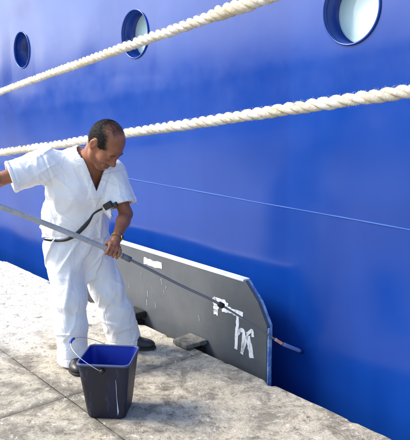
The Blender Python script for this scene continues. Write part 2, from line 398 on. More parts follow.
# ================================================================== SHIP
tA, zA = TZ(PL(22, 50, HULL)); tB, zB = TZ(PL(135, 34, HULL)); tC, zC = TZ(PL(351, 9, HULL))
print('portholes', (tA, zA), (tB, zB), (tC, zC))
ship = thing('ship', Q(0, HULL, -1.9), 'large ship with glossy blue steel hull moored alongside the quay', 'ship')
PH = [(tA, zA, .188, 0), (tB, zB, .191, 1), (tC, zC, .194, 2), (tC+(tC-tB), zC, .194, 2), (tA-(tB-tA), zA, .188, 0)]
HS = .30
def wave(t, z):
    P = np.stack([t*1.15, z*.9, 0*t], -1); a = .010*noise3(P, 11)+.004*noise3(P*2.3, 12)
    for (pt, pz, pr, _) in PH: a = a*ss(np.maximum(np.abs(t-pt), np.abs(z-pz)), HS+.02, HS+.25)
    return a
def lines(lo, hi, flo, fhi, h, H, extra):
    L = set(np.round(np.arange(lo, flo, H), 4)) | set(np.round(np.arange(flo, fhi, h), 4)) | set(np.round(np.arange(fhi, hi+1e-6, H), 4))
    L = [x for x in L if all(abs(x-e) > h*.35 for e in extra)]; return np.array(sorted(L+list(extra)))
ex = sorted(x for p in PH for x in (p[0]-HS, p[0]+HS)); ez = sorted(set(x for p in PH for x in (p[1]-HS, p[1]+HS)))
T = lines(-42, 16, -6, 9, .09, 1., ex); Zl = lines(-3.0, 6.2, -.5, 3.6, .09, .6, ez)
tt, zz = np.meshgrid(T, Zl, indexing='ij'); wv = wave(tt, zz); Pg = EA+tt[..., None]*E+(HULL+wv)[..., None]*N; Pg[..., 2] = zz
V = Pg.reshape(-1, 3).tolist(); F = []; nz = len(Zl)
for i in range(len(T)-1):
    for j in range(nz-1):
        ct, cz = (T[i]+T[i+1])/2, (Zl[j]+Zl[j+1])/2
        if any(abs(ct-p[0]) < HS and abs(cz-p[1]) < HS for p in PH): continue
        F.append([i*nz+j, (i+1)*nz+j, (i+1)*nz+j+1, i*nz+j+1])
for (pt, pz, pr, _) in PH:                # square patches with round openings
    n_ = 64; b0 = len(V)
    for k in range(5):
        for a in range(n_):
            th = 2*math.pi*a/n_; cx, cz = math.cos(th), math.sin(th); m_ = max(abs(cx), abs(cz)); s_ = k/4
            rr = pr*(1-s_)+HS/m_*s_; V.append(tuple(Q(pt+cx*rr, HULL, pz+cz*rr)))
    for k in range(4):
        for a in range(n_):
            b = (a+1) % n_; F.append([b0+k*n_+a, b0+(k+1)*n_+a, b0+(k+1)*n_+b, b0+k*n_+b])
# top strake and deck, far side
k = len(V); V += [tuple(Q(-42, HULL, 6.2)), tuple(Q(16, HULL, 6.2)), tuple(Q(16, HULL+.3, 6.2)), tuple(Q(-42, HULL+.3, 6.2)), tuple(Q(-42, HULL+.3, 5.2)), tuple(Q(16, HULL+.3, 5.2)),
   tuple(Q(16, HULL+11, 5.2)), tuple(Q(-42, HULL+11, 5.2)), tuple(Q(-42, HULL+11, -3)), tuple(Q(16, HULL+11, -3)), tuple(Q(16, HULL+.002, -3)), tuple(Q(-42, HULL+.002, -3))]
F += [[k, k+1, k+2, k+3], [k+3, k+2, k+5, k+4], [k+4, k+5, k+6, k+7], [k+7, k+6, k+9, k+8], [k+1, k+10, k+9, k+6], [k, k+7, k+8, k+11]]
hull = mobj('hull', V, F, M_hull, ship)
def ring(pt, pz, prof, n_=64):            # lathe about the porthole's axis; profile of (radius, offset towards the ship)
    V, F = [], []; m_ = len(prof)
    for (r_, v_) in prof:
        for a in range(n_): th = 2*math.pi*a/n_; V.append(tuple(Q(pt+math.cos(th)*r_, HULL+v_, pz+math.sin(th)*r_)))
    for i in range(m_-1):
        for a in range(n_): b = (a+1) % n_; F.append([i*n_+a, i*n_+b, (i+1)*n_+b, (i+1)*n_+a])
    return V, F
for (pt, pz, pr, kd) in PH:
    v, f = ring(pt, pz, [(pr+.001, .02), (pr-.004, .135), (pr-.030, .137)])
    po = mobj('porthole', v, f, M_hullrim, ship)
    mobj('rim', *ring(pt, pz, [(pr+.010, .0005), (pr+.010, -.007), (pr+.007, -.011), (pr+.002, -.011), (pr-.002, -.008), (pr-.002, .022), (pr+.002, .024)]), M_hullrim, po)
    mobj('clamp_ring', *ring(pt, pz, [(pr-.006, .136), (pr-.006, .127), (pr-.011, .124), (pr-.017, .127), (pr-.017, .135)]), M_brass if kd else M_hullrim, po)
    v, f = ring(pt, pz, [(pr-.012, .131), (.1, .129), (.02, .1285)]); f.append(list(range(2*64, 3*64)))
    mobj('glass', v, f, M_glass if kd else M_glass_shaded, po)
# weld seam along the plating
sp_ = [TZ(PL(x, y, HULL)) for x, y in ((125, 178), (205, 192), (300, 210), (410, 230))]; zs = float(np.mean([q[1] for q in sp_])); print('seam', sp_)
ts = np.arange(-10, 12, .05); k_ = np.array([TZ(PL(x, y, HULL)) for x, y in ((125, 178), (410, 230))])
zsl = (k_[1][1]-k_[0][1])/(k_[1][0]-k_[0][0]); zt = k_[0][1]+zsl*(ts-k_[0][0])
pts = np.array([Q(t, HULL+float(wave(np.array(t), np.array(z)))+.001, z) for t, z in zip(ts, zt)])
mobj('weld_seam', *tube(pts, .0050*(1+.25*noise3(np.stack([ts*9, ts*0, ts*0], -1), 3)), 8), M_weld, ship)
# ================================================================== FENDER PANEL
PV = .10; PT_ = .060
tl, zl = TZ(PL(122, 243, PV)); tr, zr = TZ(PL(245, 281, PV)); tc, zc = TZ(PL(258, 303, PV)); td, zd = TZ(PL(267, 327, PV))
tleft = TZ(PL(60, 225, PV))[0]; zt_ = (zl+zr)/2; print('panel', zl, zr, tleft, tr, td, zd)
fen = thing('quay_fender', Q((tleft+td)/2, PV, -1.2), 'grey steel fender panel with white top edge and brushed white marks at the quay edge', 'fender panel')
poly = [(tleft, -1.2), (td, -1.2), (td, zd), (tc, zc), (tr, zt_), (tleft+.18, zt_), (tleft, zt_-.3)]
bevel(mobj('back_plate', *prism([Q(t, PV, z) for t, z in poly], N*.030), M_panel, fen, smooth=False), .004)
bevel(mobj('face_pad', *prism([Q(t, PV+.0305, z) for t, z in [(tleft+.01, -1.2), (td-.006, -1.2), (td-.006, zd), (tc-.006, zc), (tr-.004, zt_-.006), (tleft+.18, zt_-.006), (tleft+.01, zt_-.3)]], N*(PT_-.03)), M_padb, fen, smooth=False), .006)
# white strip along the top edge
v, f = prism([Q(tleft+.2, PV-.004, zt_-.010), Q(tr-.012, PV-.004, zt_-.010), Q(tr-.012, PV-.004, zt_+.006), Q(tleft+.2, PV-.004, zt_+.006)], N*(PT_+.002))
bevel(mobj('top_strip', v, f, M_pad, fen, smooth=False), .004)
v, f = prism([Q(td+.001, PV+.004, -1.1), Q(td+.001, PV+.034, -1.1), Q(td+.001, PV+.034, zd-.01), Q(td+.001, PV+.004, zd-.01)], E*.012)
bevel(mobj('end_strip', v, f, M_padb, fen, smooth=False), .003)
def stroke(pxs, wpx, jitter=.32):          # a brushed mark: ribbon on the panel's landward face
    c_ = spline([PL(x, y, PV) for x, y in pxs], 9); tzs = np.array([TZ(p_) for p_ in c_]); d_ = np.gradient(tzs, axis=0); d_ /= np.linalg.norm(d_, axis=1)[:, None]
    nn = np.stack([-d_[:, 1], d_[:, 0]], 1); w_ = wpx*.0066/2; V = []; k = len(tzs)
    for s_ in (-1, 1):
        jj = 1+jitter*noise3(np.stack([np.arange(k)*.55, np.full(k, s_*3.3), np.full(k, pxs[0][0]*.37)], -1), 9)
        q = tzs+s_*nn*(w_*jj)[:, None]; V.append(q)
    vs = [tuple(Q(t, PV-.0025, z)) for q in V for t, z in q]; fs = [[i, i+1, k+i+1, k+i] for i in range(k-1)]
    v2 = [tuple(Q(t, PV-.0002, z)) for q in V for t, z in q]
    fs += [[2*k+i+1, 2*k+i, i, i+1][::-1] for i in range(k-1)] + [[k+i, k+i+1, 3*k+i+1, 3*k+i] for i in range(k-1)] + [[0, k, 3*k, 2*k], [k-1, 3*k-1, 4*k-1, 2*k-1]]
    return vs+v2, fs
ST = [([(144, 260), (151, 263), (162, 266)], 7.5), ([(213, 298), (216, 304), (216, 312)], 7), ([(213, 300), (222, 302), (228, 306)], 6), ([(214, 311), (218, 313)], 6), ([(222, 309), (232, 311), (243, 316)], 6.5),
      ([(238, 316), (237, 332), (236, 349)], 4.2), ([(238, 334), (241, 330), (244, 333), (243, 346), (242, 354)], 4.2), ([(242, 352), (246, 341), (248, 335)], 3.4), ([(248, 336), (250, 346), (252, 358)], 6.5), ([(247, 334), (252, 331), (253, 337)], 3.6)]
for px_, w_ in ST: mobj('paint_mark', *stroke(px_, w_), M_mark, fen, smooth=False)
for i in range(9):                        # old scuffs
    x0 = random.uniform(122, 205); y0 = 262+(x0-122)*.35+random.uniform(0, 32)
    mobj('paint_mark', *stroke([(x0, y0), (x0+random.uniform(-1, 1), y0+random.uniform(2, 6))], random.uniform(.5, 1.1), .8), M_scuff, fen, smooth=False)
# chocks between quay and panel
ct_, _ = TZ(G(190, 346)); w0 = ct_-.115
c1 = thing('fender_chock', Q(ct_, 0, 0), 'grey timber chock lying across the quay edge against the grey panel', 'chock')
bevel(mobj('block', *prism([Q(w0+.01, -.085, .008), Q(w0+.175, -.085, .008), Q(w0+.195, PV-.004, .012), Q(w0+.0, PV-.004, .012)], Z*.034), M_block, c1, smooth=False), .008)
bevel(mobj('bracket', *prism([Q(w0+.03, .015, -.02), Q(w0+.17, .015, -.02), Q(w0+.17, PV-.006, -.02), Q(w0+.03, PV-.006, -.02)], Z*(-.14)), M_black, c1, smooth=False), .006)
c2t, _ = TZ(G(131, 319)); c2 = thing('fender_chock', Q(c2t, 0, 0), 'black rubber chock at the quay edge behind the right shoe of the man', 'chock')
bevel(mobj('block', *prism([Q(c2t-.10, -.03, .006), Q(c2t+.07, -.03, .006), Q(c2t+.07, PV-.004, .006), Q(c2t-.10, PV-.004, .006)], Z*.06), M_black, c2, smooth=False), .012)
bevel(mobj('bracket', *prism([Q(c2t-.06, .015, -.02), Q(c2t+.04, .015, -.02), Q(c2t+.04, PV-.006, -.02), Q(c2t-.06, PV-.006, -.02)], Z*(-.14)), M_black, c2, smooth=False), .006)

# ================================================================== MOORING ROPES
def rope(name, label, ctrl, D, fine, splice=None):
    """three-strand laid rope through control points; D = diameter; fine = (s0, s1) span of arc length seen by the camera"""
    C_ = spline(ctrl, 40); L = np.concatenate([[0], np.cumsum(np.linalg.norm(np.diff(C_, axis=0), axis=1))])
    s = np.concatenate([np.arange(0, fine[0], .06), np.arange(fine[0], fine[1], .012), np.arange(fine[1], L[-1], .06)])
    C_ = np.stack([np.interp(s, L, C_[:, i]) for i in range(3)], 1)
    C_ += .004*np.stack([noise3(np.stack([s*2.1, s*0+k*5.1, s*0+D*91], -1), 4) for k in range(3)], 1)
    P, T_, U, V_ = frames(C_)
    root = thing(name, C_[0], label, 'rope', 'mooring ropes')
    pitch = D*3.3; n_ = 20; a = np.linspace(0, 2*np.pi, n_, endpoint=False)
    thick = np.ones(len(s)) if splice is None else 1+splice[1]*ss(s, splice[0], splice[0]-.05)
    for k in range(3):
        ph = 2*np.pi*(s/pitch+k/3)+.55*noise3(np.stack([s*4, s*0+k*.4, s*0], -1), 21)
        rc = D*.215*thick*(1+.18*noise3(np.stack([s*7, s*0+k*3.3, s*0], -1), 22)); rs = D*.30*thick*(1+.17*noise3(np.stack([s*9, s*0+k*7.7, s*0], -1), 23))
        cen = P+rc[:, None]*(np.cos(ph)[:, None]*U+np.sin(ph)[:, None]*V_)
        rad = np.cos(ph)[:, None]*U+np.sin(ph)[:, None]*V_; tan = np.cross(T_, rad)
        lob = 1+.075*np.abs(np.cos(3.5*(a[None]-2.2*ph[:, None])))-.04+.05*noise3(np.stack([np.broadcast_to(s[:, None]*40, (len(s), n_)), np.broadcast_to(np.cos(a)*3, (len(s), n_)), np.broadcast_to(np.sin(a)*3+k*9, (len(s), n_))], -1), 24)
        vs = cen[:, None]+(rs[:, None]*lob)[..., None]*(np.cos(a)[None, :, None]*rad[:, None]+np.sin(a)[None, :, None]*tan[:, None])
        i = np.arange(len(s)-1)[:, None]*n_; j = np.arange(n_)[None]; j2 = (j+1) % n_
        F = np.stack([i+j, i+j2, i+n_+j2, i+n_+j], -1).reshape(-1, 4)
        mobj('strand', vs.reshape(-1, 3), F, M_rope, root)
    # loose fibres standing off the lay
    ix = np.where((s > fine[0]) & (s < fine[1]))[0]; V, F = [], []
    for q in range(int(3600*(fine[1]-fine[0])/3)):
        i = int(rng.choice(ix)); th = rng.uniform(0, 2*np.pi); rr = math.cos(th)*U[i]+math.sin(th)*V_[i]; p0 = P[i]+rr*D*.47
        d = rr*rng.uniform(.2, 1)+T_[i]*rng.uniform(-1.4, 1.4)+rng.normal(0, .3, 3); d /= np.linalg.norm(d); l = rng.uniform(.004, .018)*rng.uniform(.5, 1.2)
        sd_ = np.cross(d, rng.normal(0, 1, 3)); sd_ *= .0005/np.linalg.norm(sd_); up_ = np.cross(sd_, d); k0 = len(V)
        e_ = p0+d*l+rng.normal(0, .002, 3)
        V += [p0+sd_, p0-sd_, p0+up_, e_]; F += [[k0, k0+1, k0+3], [k0+1, k0+2, k0+3], [k0+2, k0, k0+3]]
    fz = mobj('loose_fibres', np.array(V), F, M_rope, root, smooth=False); fz['kind'] = 'stuff'
    return root
def ext(a, b, k): return a+(b-a)*k
# lower rope: thickness in the photograph gives its distance (75 mm rope)
a_, b_ = W(0, 153, 5.7), W(410, 91, 2.85)
bol2 = ext(b_, a_, 2.7); far2 = ext(a_, b_, 2.3)
def anchor(p): return np.array([p[0], p[1], .42])
m1 = ext(b_, a_, 1.6)
rope('mooring_rope', 'cream laid mooring rope running behind the head of the man', [far2, ext(a_, b_, 1.6), b_, ext(a_, b_, .5), a_, m1, anchor(bol2)], .064, (3.6, 10.4))
c_, d_ = W(0, 92, 6.2), W(257, 0, 3.1)
bol1 = ext(d_, c_, 3.1)
rope('mooring_rope', 'cream laid mooring rope crossing in front of the middle porthole, uppermost', [ext(c_, d_, 2.2), ext(c_, d_, 1.6), d_, ext(c_, d_, .5), c_, ext(d_, c_, 1.7)-Z*.03, anchor(bol1)], .060, (2.9, 10.6),
     splice=(float(np.linalg.norm(ext(c_, d_, 2.2)-W(212, 17, 3.4))), .22))
def bollard(p, label):
    b = thing('bollard', (p[0], p[1], -.006), label, 'bollard'); prof = [(.26, 0), (.26, .03), (.17, .06), (.15, .34), (.16, .40), (.22, .46), (.23, .52), (.19, .57), (.0, .59)]
    V, F = [], []; n_ = 28
    for r_, z_ in prof:
        for k in range(n_): th = 2*math.pi*k/n_; V.append((p[0]+r_*math.cos(th), p[1]+r_*math.sin(th), z_))
    for i in range(len(prof)-1):
        for k in range(n_): F.append([i*n_+k, i*n_+(k+1) % n_, (i+1)*n_+(k+1) % n_, (i+1)*n_+k])
    mobj('post', V, F, M_iron, b)
bollard(bol2, 'black iron mooring bollard nearer along the quay'); bollard(bol1, 'black iron mooring bollard farther along the quay')

# ================================================================== BUCKET
bc = (G(88.5, 418)+G(128, 421))/2; fdir = G(128, 421)-G(88.5, 419); fdir /= np.linalg.norm(fdir); fb = np.array([-fdir[1], fdir[0], 0])
bcen = np.array([bc[0], bc[1], 0])+fb*.108-fdir*.014; print('bucket', bcen, np.linalg.norm(G(128, 421)-G(88.5, 419)))
bk = thing('bucket', bcen, 'square dark plastic bucket with blue inside standing in front of the man', 'bucket')
BH = .338
def sqring(hw, z, rc=.034, n_=10):
    o = []
    for q, (sx, sy) in enumerate(((1, 1), (-1, 1), (-1, -1), (1, -1))):
        for k in range(n_):
            th = q*math.pi/2+k/(n_-1)*math.pi/2; o.append(bcen+fdir*(sx*(hw-rc)+rc*math.cos(th))+fb*(sy*(hw-rc)+rc*math.sin(th))+Z*z)
    return o
def loft(rings, capa=False, capb=False):
    n_ = len(rings[0]); V = [tuple(p) for r_ in rings for p in r_]; F = []
    for i in range(len(rings)-1):
        for k in range(n_): F.append([i*n_+k, i*n_+(k+1) % n_, (i+1)*n_+(k+1) % n_, (i+1)*n_+k])
    if capa: F.append(list(range(n_))[::-1])
    if capb: F.append([(len(rings)-1)*n_+k for k in range(n_)])
    return V, F
hb, ht = .108, .146
lerp = lambda z: hb+(ht-hb)*z/BH
mobj('outer_wall', *loft([sqring(hb-.012, .003), sqring(hb-.003, .006), sqring(hb, .014)]+[sqring(lerp(z), z) for z in (.05, .1, .2, .27)]+[sqring(lerp(BH)-.001, BH-.012)], capa=True), M_bout, bk)
mobj('inner_wall', *loft([sqring(lerp(BH)-.005, BH-.003)]+[sqring(lerp(z)-.006, z) for z in (.25, .15, .05, .03)]+[sqring(hb-.02, .018)], capb=True), M_bin, bk)
mobj('rim', *loft([sqring(lerp(BH)-.003, BH-.012), sqring(lerp(BH)+.004, BH-.012), sqring(lerp(BH)+.006, BH-.006), sqring(lerp(BH)+.004, BH), sqring(lerp(BH)-.004, BH+.001), sqring(lerp(BH)-.007, BH-.004)]), M_rim, bk)
Rb = ht+.012; pv = [bcen-fb*Rb+Z*(BH-.035), bcen+fb*Rb+Z*(BH-.035)]; lean = R(28)
hp = []
for k in range(33):
    th = math.pi*k/32; y_ = -math.cos(th)*Rb; r_ = (math.sin(th)**.8)*.24; hp.append(bcen+Z*(BH-.035)+fb*y_-fdir*(r_*math.cos(lean))+Z*(r_*math.sin(lean)))
hd = mobj('bail_handle', *tube(hp, .0021, 8), M_wire, bk)
mobj('grip', *tube(hp[14:19], .008, 10), M_grip, hd)
for s_ in (-1, 1): mobj('ear', *tube([bcen+fb*s_*(ht-.004)+Z*(BH-.035), bcen+fb*s_*(ht+.016)+Z*(BH-.035)], .013, 14), M_bout, bk)
dp = [bcen+fdir*x_-fb*(lerp(z_)+.0006)+Z*z_ for x_, z_ in ((.070, .25), (.071, .2), (.070, .15), (.072, .1), (.074, .055), (.071, .03))]
mobj('paint_drip', *tube(dp, [.0010, .0014, .001, .002, .0042, .0012], 8), M_drip, bk)

# ================================================================== POLE
HR, HL = W(-28, 196.5, 3.62), W(113, 251.5, 3.80)
tip = PL(300, 351, HULL-.02); print('tip', tip)
pp = [W(-60, 185, 3.56), HR, W(40, 221.5, 3.69), HL, W(180, 285, 3.86), W(221, 305, 3.885), W(275, 339.2, 3.916), W(283, 344, 3.928), tip]
pc = spline(pp, 16); pole = thing('roller_pole', tip, 'long grey telescopic pole with small paint roller held by the man', 'pole')
seg = lambda a, b: pc[int(a*16):int(b*16)+1]
ot = mobj('outer_tube', *tube(seg(0, 3.25), .0165, 16), M_alu, pole); mobj('end_cap', *tube(seg(0, .1), .018, 16), M_black, pole)
mobj('inner_tube', *tube(seg(3.2, 5), .0085, 14), M_alud, pole); mobj('lock_collar', *tube(seg(3.16, 3.28), .0180, 16), M_alud, pole)
col = pc[80]; d_ = pc[81]-pc[79]; d_ /= np.linalg.norm(d_)
mobj('joint_knob', *tube([col-d_*.022, col-d_*.016, col+d_*.016, col+d_*.022], [.011, .018, .018, .011], 16), M_black, pole)
mobj('extension_rod', *tube(seg(5, 6.1), .0068, 12), M_alud, pole); mobj('ferrule', *tube(seg(6, 7), .0105, 12), M_orange, pole)
rl = mobj('roller', *tube(seg(7, 8), [.008]+[.0125]*15+[.0125], 16), M_roll, pole); mobj('end_cap', *tube([tip-d_*.030, tip-d_*.026, tip+d_*.012, tip+d_*.018], [.0128, .0150, .0150, .010], 16), M_navy, rl)
for q in (pc[48], pc[80], pc[96]): print('pole gap to hull', HULL-float((q-EA) @ N))

# ================================================================== PERSON
def nrm(v): v = np.array(v, float); return v/np.linalg.norm(v)
pel, hipR, hipL = np.array([-.854, 4.16, .90]), np.array([-.93, 4.10, .87]), np.array([-.775, 4.22, .87])
kneR, kneL = np.array([-.90, 4.06, .47]), np.array([-.675, 4.27, .47])
ankR, ankL = np.array([-.885, 4.05, .09]), np.array([-.575, 4.36, .09])
che, upc, nkb = W(77, 190, 4.08), W(81, 166, 4.05), W(88, 155, 4.01)
shR, shL = W(46, 163, 3.96), W(111, 173, 4.12)
elR, elL = W(-4, 181, 3.84), W(126, 214, 4.04)
LX = nrm(shL-shR); FX = nrm(np.cross(LX, Z)); FX = FX if FX[1] < 0 else -FX
hc = W(106.5, 143.5, 3.90); HSC = 1.13
az, pt_ = R(58), R(53); fh = np.array([math.sin(az)*math.cos(pt_), -math.cos(az)*math.cos(pt_), -math.sin(pt_)]); uh = np.array([math.sin(az)*math.sin(pt_), -math.cos(az)*math.sin(pt_), math.cos(pt_)]); lh = np.cross(uh, fh)
roll = R(-4); uh, lh = uh*math.cos(roll)+lh*math.sin(roll), lh*math.cos(roll)-uh*math.sin(roll)
HM = np.array([fh, lh, uh])
def hp_(x, y, z): return hc+HSC*(fh*x+lh*y+uh*z)
person = thing('person', (-.74, 4.18, 0), 'bald-fronted man in white shirt and trousers bending to work a long pole', 'person')

# ---- body: head, neck, trunk, arms and hands in one surface
B = Vol((-1.5, 3.40, .72), (-.40, 4.42, 1.72), .0037)
B.ecap(pel, che, LX, (.15, .10), (.155, .105), .05); B.ecap(che, upc, LX, (.155, .105), (.15, .095), .05)
for sh in (shR, shL): B.cap(upc+Z*.02, sh, .075, .058, .05)
B.cap(nkb-Z*.06, hp_(-.035, 0, -.05), .068, .060, .04)
B.cap(hp_(.01, 0, -.09), nkb+FX*.03-Z*.02, .036, .045, .03)
# arms
HLw = HL+np.array([.012, .045, .062]); HRw = HR+np.array([.045, .05, .058])
for sh, el, wr in ((shR, elR, HRw), (shL, elL, HLw)):
    m_ = (sh+el)/2
    B.cap(sh, m_, .056, .049, .03); B.cap(m_, el, .049, .040, .03)
    q_ = el+(wr-el)*.3; B.cap(el, q_, .041, .043, .02); B.cap(q_, wr, .042, .0275, .02)
def hand(hpos, wr, ax, thumb, rp):
    """fist closed round the pole: ax = pole axis, thumb = +1/-1 side of the axis the thumb is on, rp = pole radius"""
    ax = nrm(ax); u = wr-hpos; u = nrm(u-(u @ ax)*ax); v = np.cross(ax, u); v = v if v[1] < 0 else -v     # v: towards the viewer
    cpt = lambda th, r_, s_: hpos+ax*s_+r_*(math.cos(th)*v+math.sin(th)*u)        # angle 0 = viewer's side, 90 = wrist side
    pa, pb = cpt(R(78), rp+.018, .0), cpt(R(15), rp+.017, 0)
    B.cap(wr, cpt(R(80), rp+.026, thumb*.004), .0275, .025, .02)
    for s_ in (-.030, -.010, .010, .030):                                        # back of the hand
        B.cap(cpt(R(88), rp+.020, s_*.75), cpt(R(22), rp+.015, s_*1.05), .0165, .0125, .012)
    fl = {(.031): .92, (.0105): 1.03, (-.0105): 1.0, (-.031): .84}
    for i, s0 in enumerate((.031, .0105, -.0105, -.031)):
        s_ = s0*thumb; k_ = (1.0, 1.05, 1.0, .86)[i]; rr = (.0100, .0104, .0098, .0088)[i]
        a0, a1, a2, a3 = R(22), R(22-62*k_), R(22-132*k_), R(22-185*k_); sp2 = 1.10+.02*i
        g0 = cpt(a0, rp+.0135, s_*1.05); g1 = cpt(a1, rp+.0145, s_*sp2); g2 = cpt(a2, rp+.0115, s_*sp2); g3 = cpt(a3, rp+.0098, s_*sp2)
        B.sph(g0, rr*1.18, .008); B.cap(g0, g1, rr*1.06, rr*1.02, .004); B.sph(g1, rr*1.08, .003); B.cap(g1, g2, rr, rr*.94, .003); B.cap(g2, g3, rr*.94, rr*.84, .003)
    t0 = cpt(R(80), rp+.024, thumb*.030); t1 = cpt(R(100), rp+.020, thumb*.052); t2 = cpt(R(142), rp+.0135, thumb*.056); t3 = cpt(R(186), rp+.0118, thumb*.046)
    B.cap(t0, t1, .0165, .0135, .012); B.cap(t1, t2, .0125, .0110, .004); B.cap(t2, t3, .0110, .0092, .003)
dax = pc[50]-pc[46]
hand(HL, HLw, dax, -1, .0165); hand(HR, HRw, pc[18]-pc[14], 1, .0165)
# head
e = lambda c, r, k=.02, sub=False: B.ell(hp_(*c), np.array(r)*HSC, HM, k, sub)
cc = lambda a, b, ra, rb, k=.012, sub=False: B.cap(hp_(*a), hp_(*b), ra*HSC, rb*HSC, k, sub)
e((-.012, 0, .034), (.102, .080, .090), .03); e((.030, 0, -.040), (.066, .060, .085), .03); e((-.045, 0, .0), (.065, .066, .07), .03)
for s_ in (-1, 1):
    cc((-.008, s_*.056, -.045), (.012, s_*.050, -.082), .018, .017, .03); cc((.012, s_*.050, -.082), (.064, s_*.013, -.108), .017, .020, .03)
    e((.060, s_*.041, -.030), (.027, .024, .028), .03)
cc((.070, -.008, -.112), (.070, .008, -.112), .018, .018, .03)
cc((.080, -.034, .020), (.088, -.010, .016), .0125, .011, .02); cc((.080, .034, .020), (.088, .010, .016), .0125, .011, .02)
for s_ in (-1, 1): e((.102, s_*.032, -.003), (.020, .019, .013), .016, True)
cc((.086, 0, .012), (.114, 0, -.034), .0095, .0125, .014); cc((.114, 0, -.036), (.110, 0, -.042), .0135, .012, .008)
for s_ in (-1, 1):
    e((.100, s_*.0135, -.040), (.013, .0095, .010), .008); B.sph(hp_(.104, s_*.008, -.049), .0042*HSC, .004, True)
    e((.078, s_*.032, -.003), (.0155, .0165, .0135), .004)
    cc((.0915, s_*.022, -.0085), (.0875, s_*.043, -.008), .0026, .0022, .004)                       # lower lid line
cc((.090, -.022, -.073), (.097, 0, -.070), .0072, .0078, .010); cc((.090, .022, -.073), (.097, 0, -.070), .0072, .0078, .010)
cc((.089, -.018, -.084), (.095, 0, -.086), .0080, .0090, .010); cc((.089, .018, -.084), (.095, 0, -.086), .0080, .0090, .010)
cc((.093, -.025, -.0785), (.104, 0, -.0780), .0022, .0028, .003, True); cc((.093, .025, -.0785), (.104, 0, -.0780), .0022, .0028, .003, True)
for s_ in (-1, 1):                                                                                  # ears
    tilt = np.array([nrm(fh*.95+lh*s_*-.35), nrm(lh*s_+fh*.3), uh])
    B.ell(hp_(-.016, s_*.083, -.008), np.array((.0205, .0080, .0315))*HSC, tilt, .008); B.ell(hp_(-.010, s_*.093, -.006), np.array((.0115, .0075, .0185))*HSC, tilt, .006, True)
    B.ell(hp_(-.012, s_*.080, -.036), np.array((.011, .007, .012))*HSC, tilt, .006)
Vb, Fb = B.mesh()
body = mobj('body', Vb, Fb, M_skin, person); print('body', len(Vb))
# ---- hair: cropped fringe at the back and sides, thin crown, bare forehead
q = ((Vb-hc) @ HM.T)/HSC
hl = np.where(np.abs(q[:, 1]) > .045, .064-.70*np.maximum(0, q[:, 2]-.03), .050-.25*(q[:, 2]-.06))  # front limit of the hair
top = ss(q[:, 2], .062, .105)*ss(q[:, 0], -.085, -.015)
dens = ss(hl-q[:, 0], -.008, .035)*ss(q[:, 2]-(-.062+.9*np.maximum(0, q[:, 0]+.03)), 0, .02)*(1-.70*top)
dens *= (np.linalg.norm(q, axis=1) < .17)*(1-ss(q[:, 0], -.005, .015)*ss(q[:, 2], .012, -.012))
ear = (((q[:, 0]+.016)/.027)**2+((q[:, 2]+.008)/.038)**2 < 1) & (np.abs(q[:, 1]) > .064); dens[ear] = 0
beard = .30*ss(q[:, 2], -.035, -.065)*ss(q[:, 0], -.01, .03)*(np.linalg.norm(q, axis=1) < .16)*ss(np.abs(q[:, 1])-.0, .075, .05)
att = body.data.attributes.new('stubble', 'FLOAT', 'POINT'); att.data.foreach_set('value', np.clip(np.maximum(np.minimum(dens*1.5, .92), beard), 0, 1).astype(np.float32))
hm = dens > .93; tri = Fb[hm[Fb].all(1)]
nr = np.zeros_like(Vb)
fn_ = np.cross(Vb[Fb[:, 1]]-Vb[Fb[:, 0]], Vb[Fb[:, 2]]-Vb[Fb[:, 0]])
for k in range(4): np.add.at(nr, Fb[:, k], fn_)
nr /= np.linalg.norm(nr, axis=1)[:, None]+1e-12
us = np.unique(tri); mp = np.full(len(Vb), -1); mp[us] = np.arange(len(us))
hair = mobj('hair', Vb[us]+nr[us]*(.0012+.0012*noise3(Vb[us]*220, 2)[:, None]), mp[tri], M_hair, person)
ids = np.where(dens > .08)[0]; pick = rng.choice(ids, 32000, p=dens[ids]/dens[ids].sum()); V, F = [], []
for i in pick:
    p0 = Vb[i]+rng.normal(0, .0030, 3); p0 -= nr[i]*((p0-Vb[i]) @ nr[i]); nn = nr[i]; dn = -uh*.8-fh*.55; dn = dn-(dn @ nn)*nn; th_ = dens[i] < .75; d = nrm(nn*(.18 if th_ else .5)+dn*.9+rng.normal(0, .22, 3)); l = rng.uniform(.010, .018) if th_ else rng.uniform(.006, .012); sd_ = nrm(np.cross(d, nn))*(.00026 if th_ else .0004); k0 = len(V)
    V += [p0+sd_, p0-sd_, p0+d*l-nn*.001]; F.append([k0, k0+1, k0+2])
hs = mobj('hair_strands', np.array(V), F, M_hair, hair, smooth=False); hs['kind'] = 'stuff'
for s_ in (-1, 1):                                                                                  # eyebrows
    V, F = [], []
    for k in range(170):
        t_ = rng.uniform(0, 1); p0 = hp_(.0965-.010*t_*t_, s_*(.012+.034*t_), .022+.006*t_-.008*t_*t_+rng.uniform(-.003, .003)); d = nrm(lh*s_*.9+uh*rng.uniform(-.1, .5)+fh*.15); sd_ = nrm(np.cross(d, fh))*.0005; k0 = len(V)
        V += [p0+sd_, p0-sd_, p0+d*.008]; F.append([k0, k0+1, k0+2])
    mobj('eyebrow', np.array(V), F, M_hair, person, smooth=False)

# ---- clothing
def folds(p, dirs, freq, amp, seed, warp=.03, st=.09):
    """creases running along dirs: broad hollows between narrow soft ridges"""
    p = p+warp*np.stack([noise3(p*3.2, seed), noise3(p*3.2+7, seed+1), noise3(p*3.2+13, seed+2)], -1)
    d = nrm(dirs).astype(np.float32); al = (p @ d)[:, None]*d; q_ = (p-al)*freq+al*freq*st
    a = np.abs(noise3(q_, seed+3)); gate = ss(noise3(p*3.7+3, seed+4), -.75, .15)
    return amp*gate*(np.exp(-(a/.20)**2)*1.5-.35)
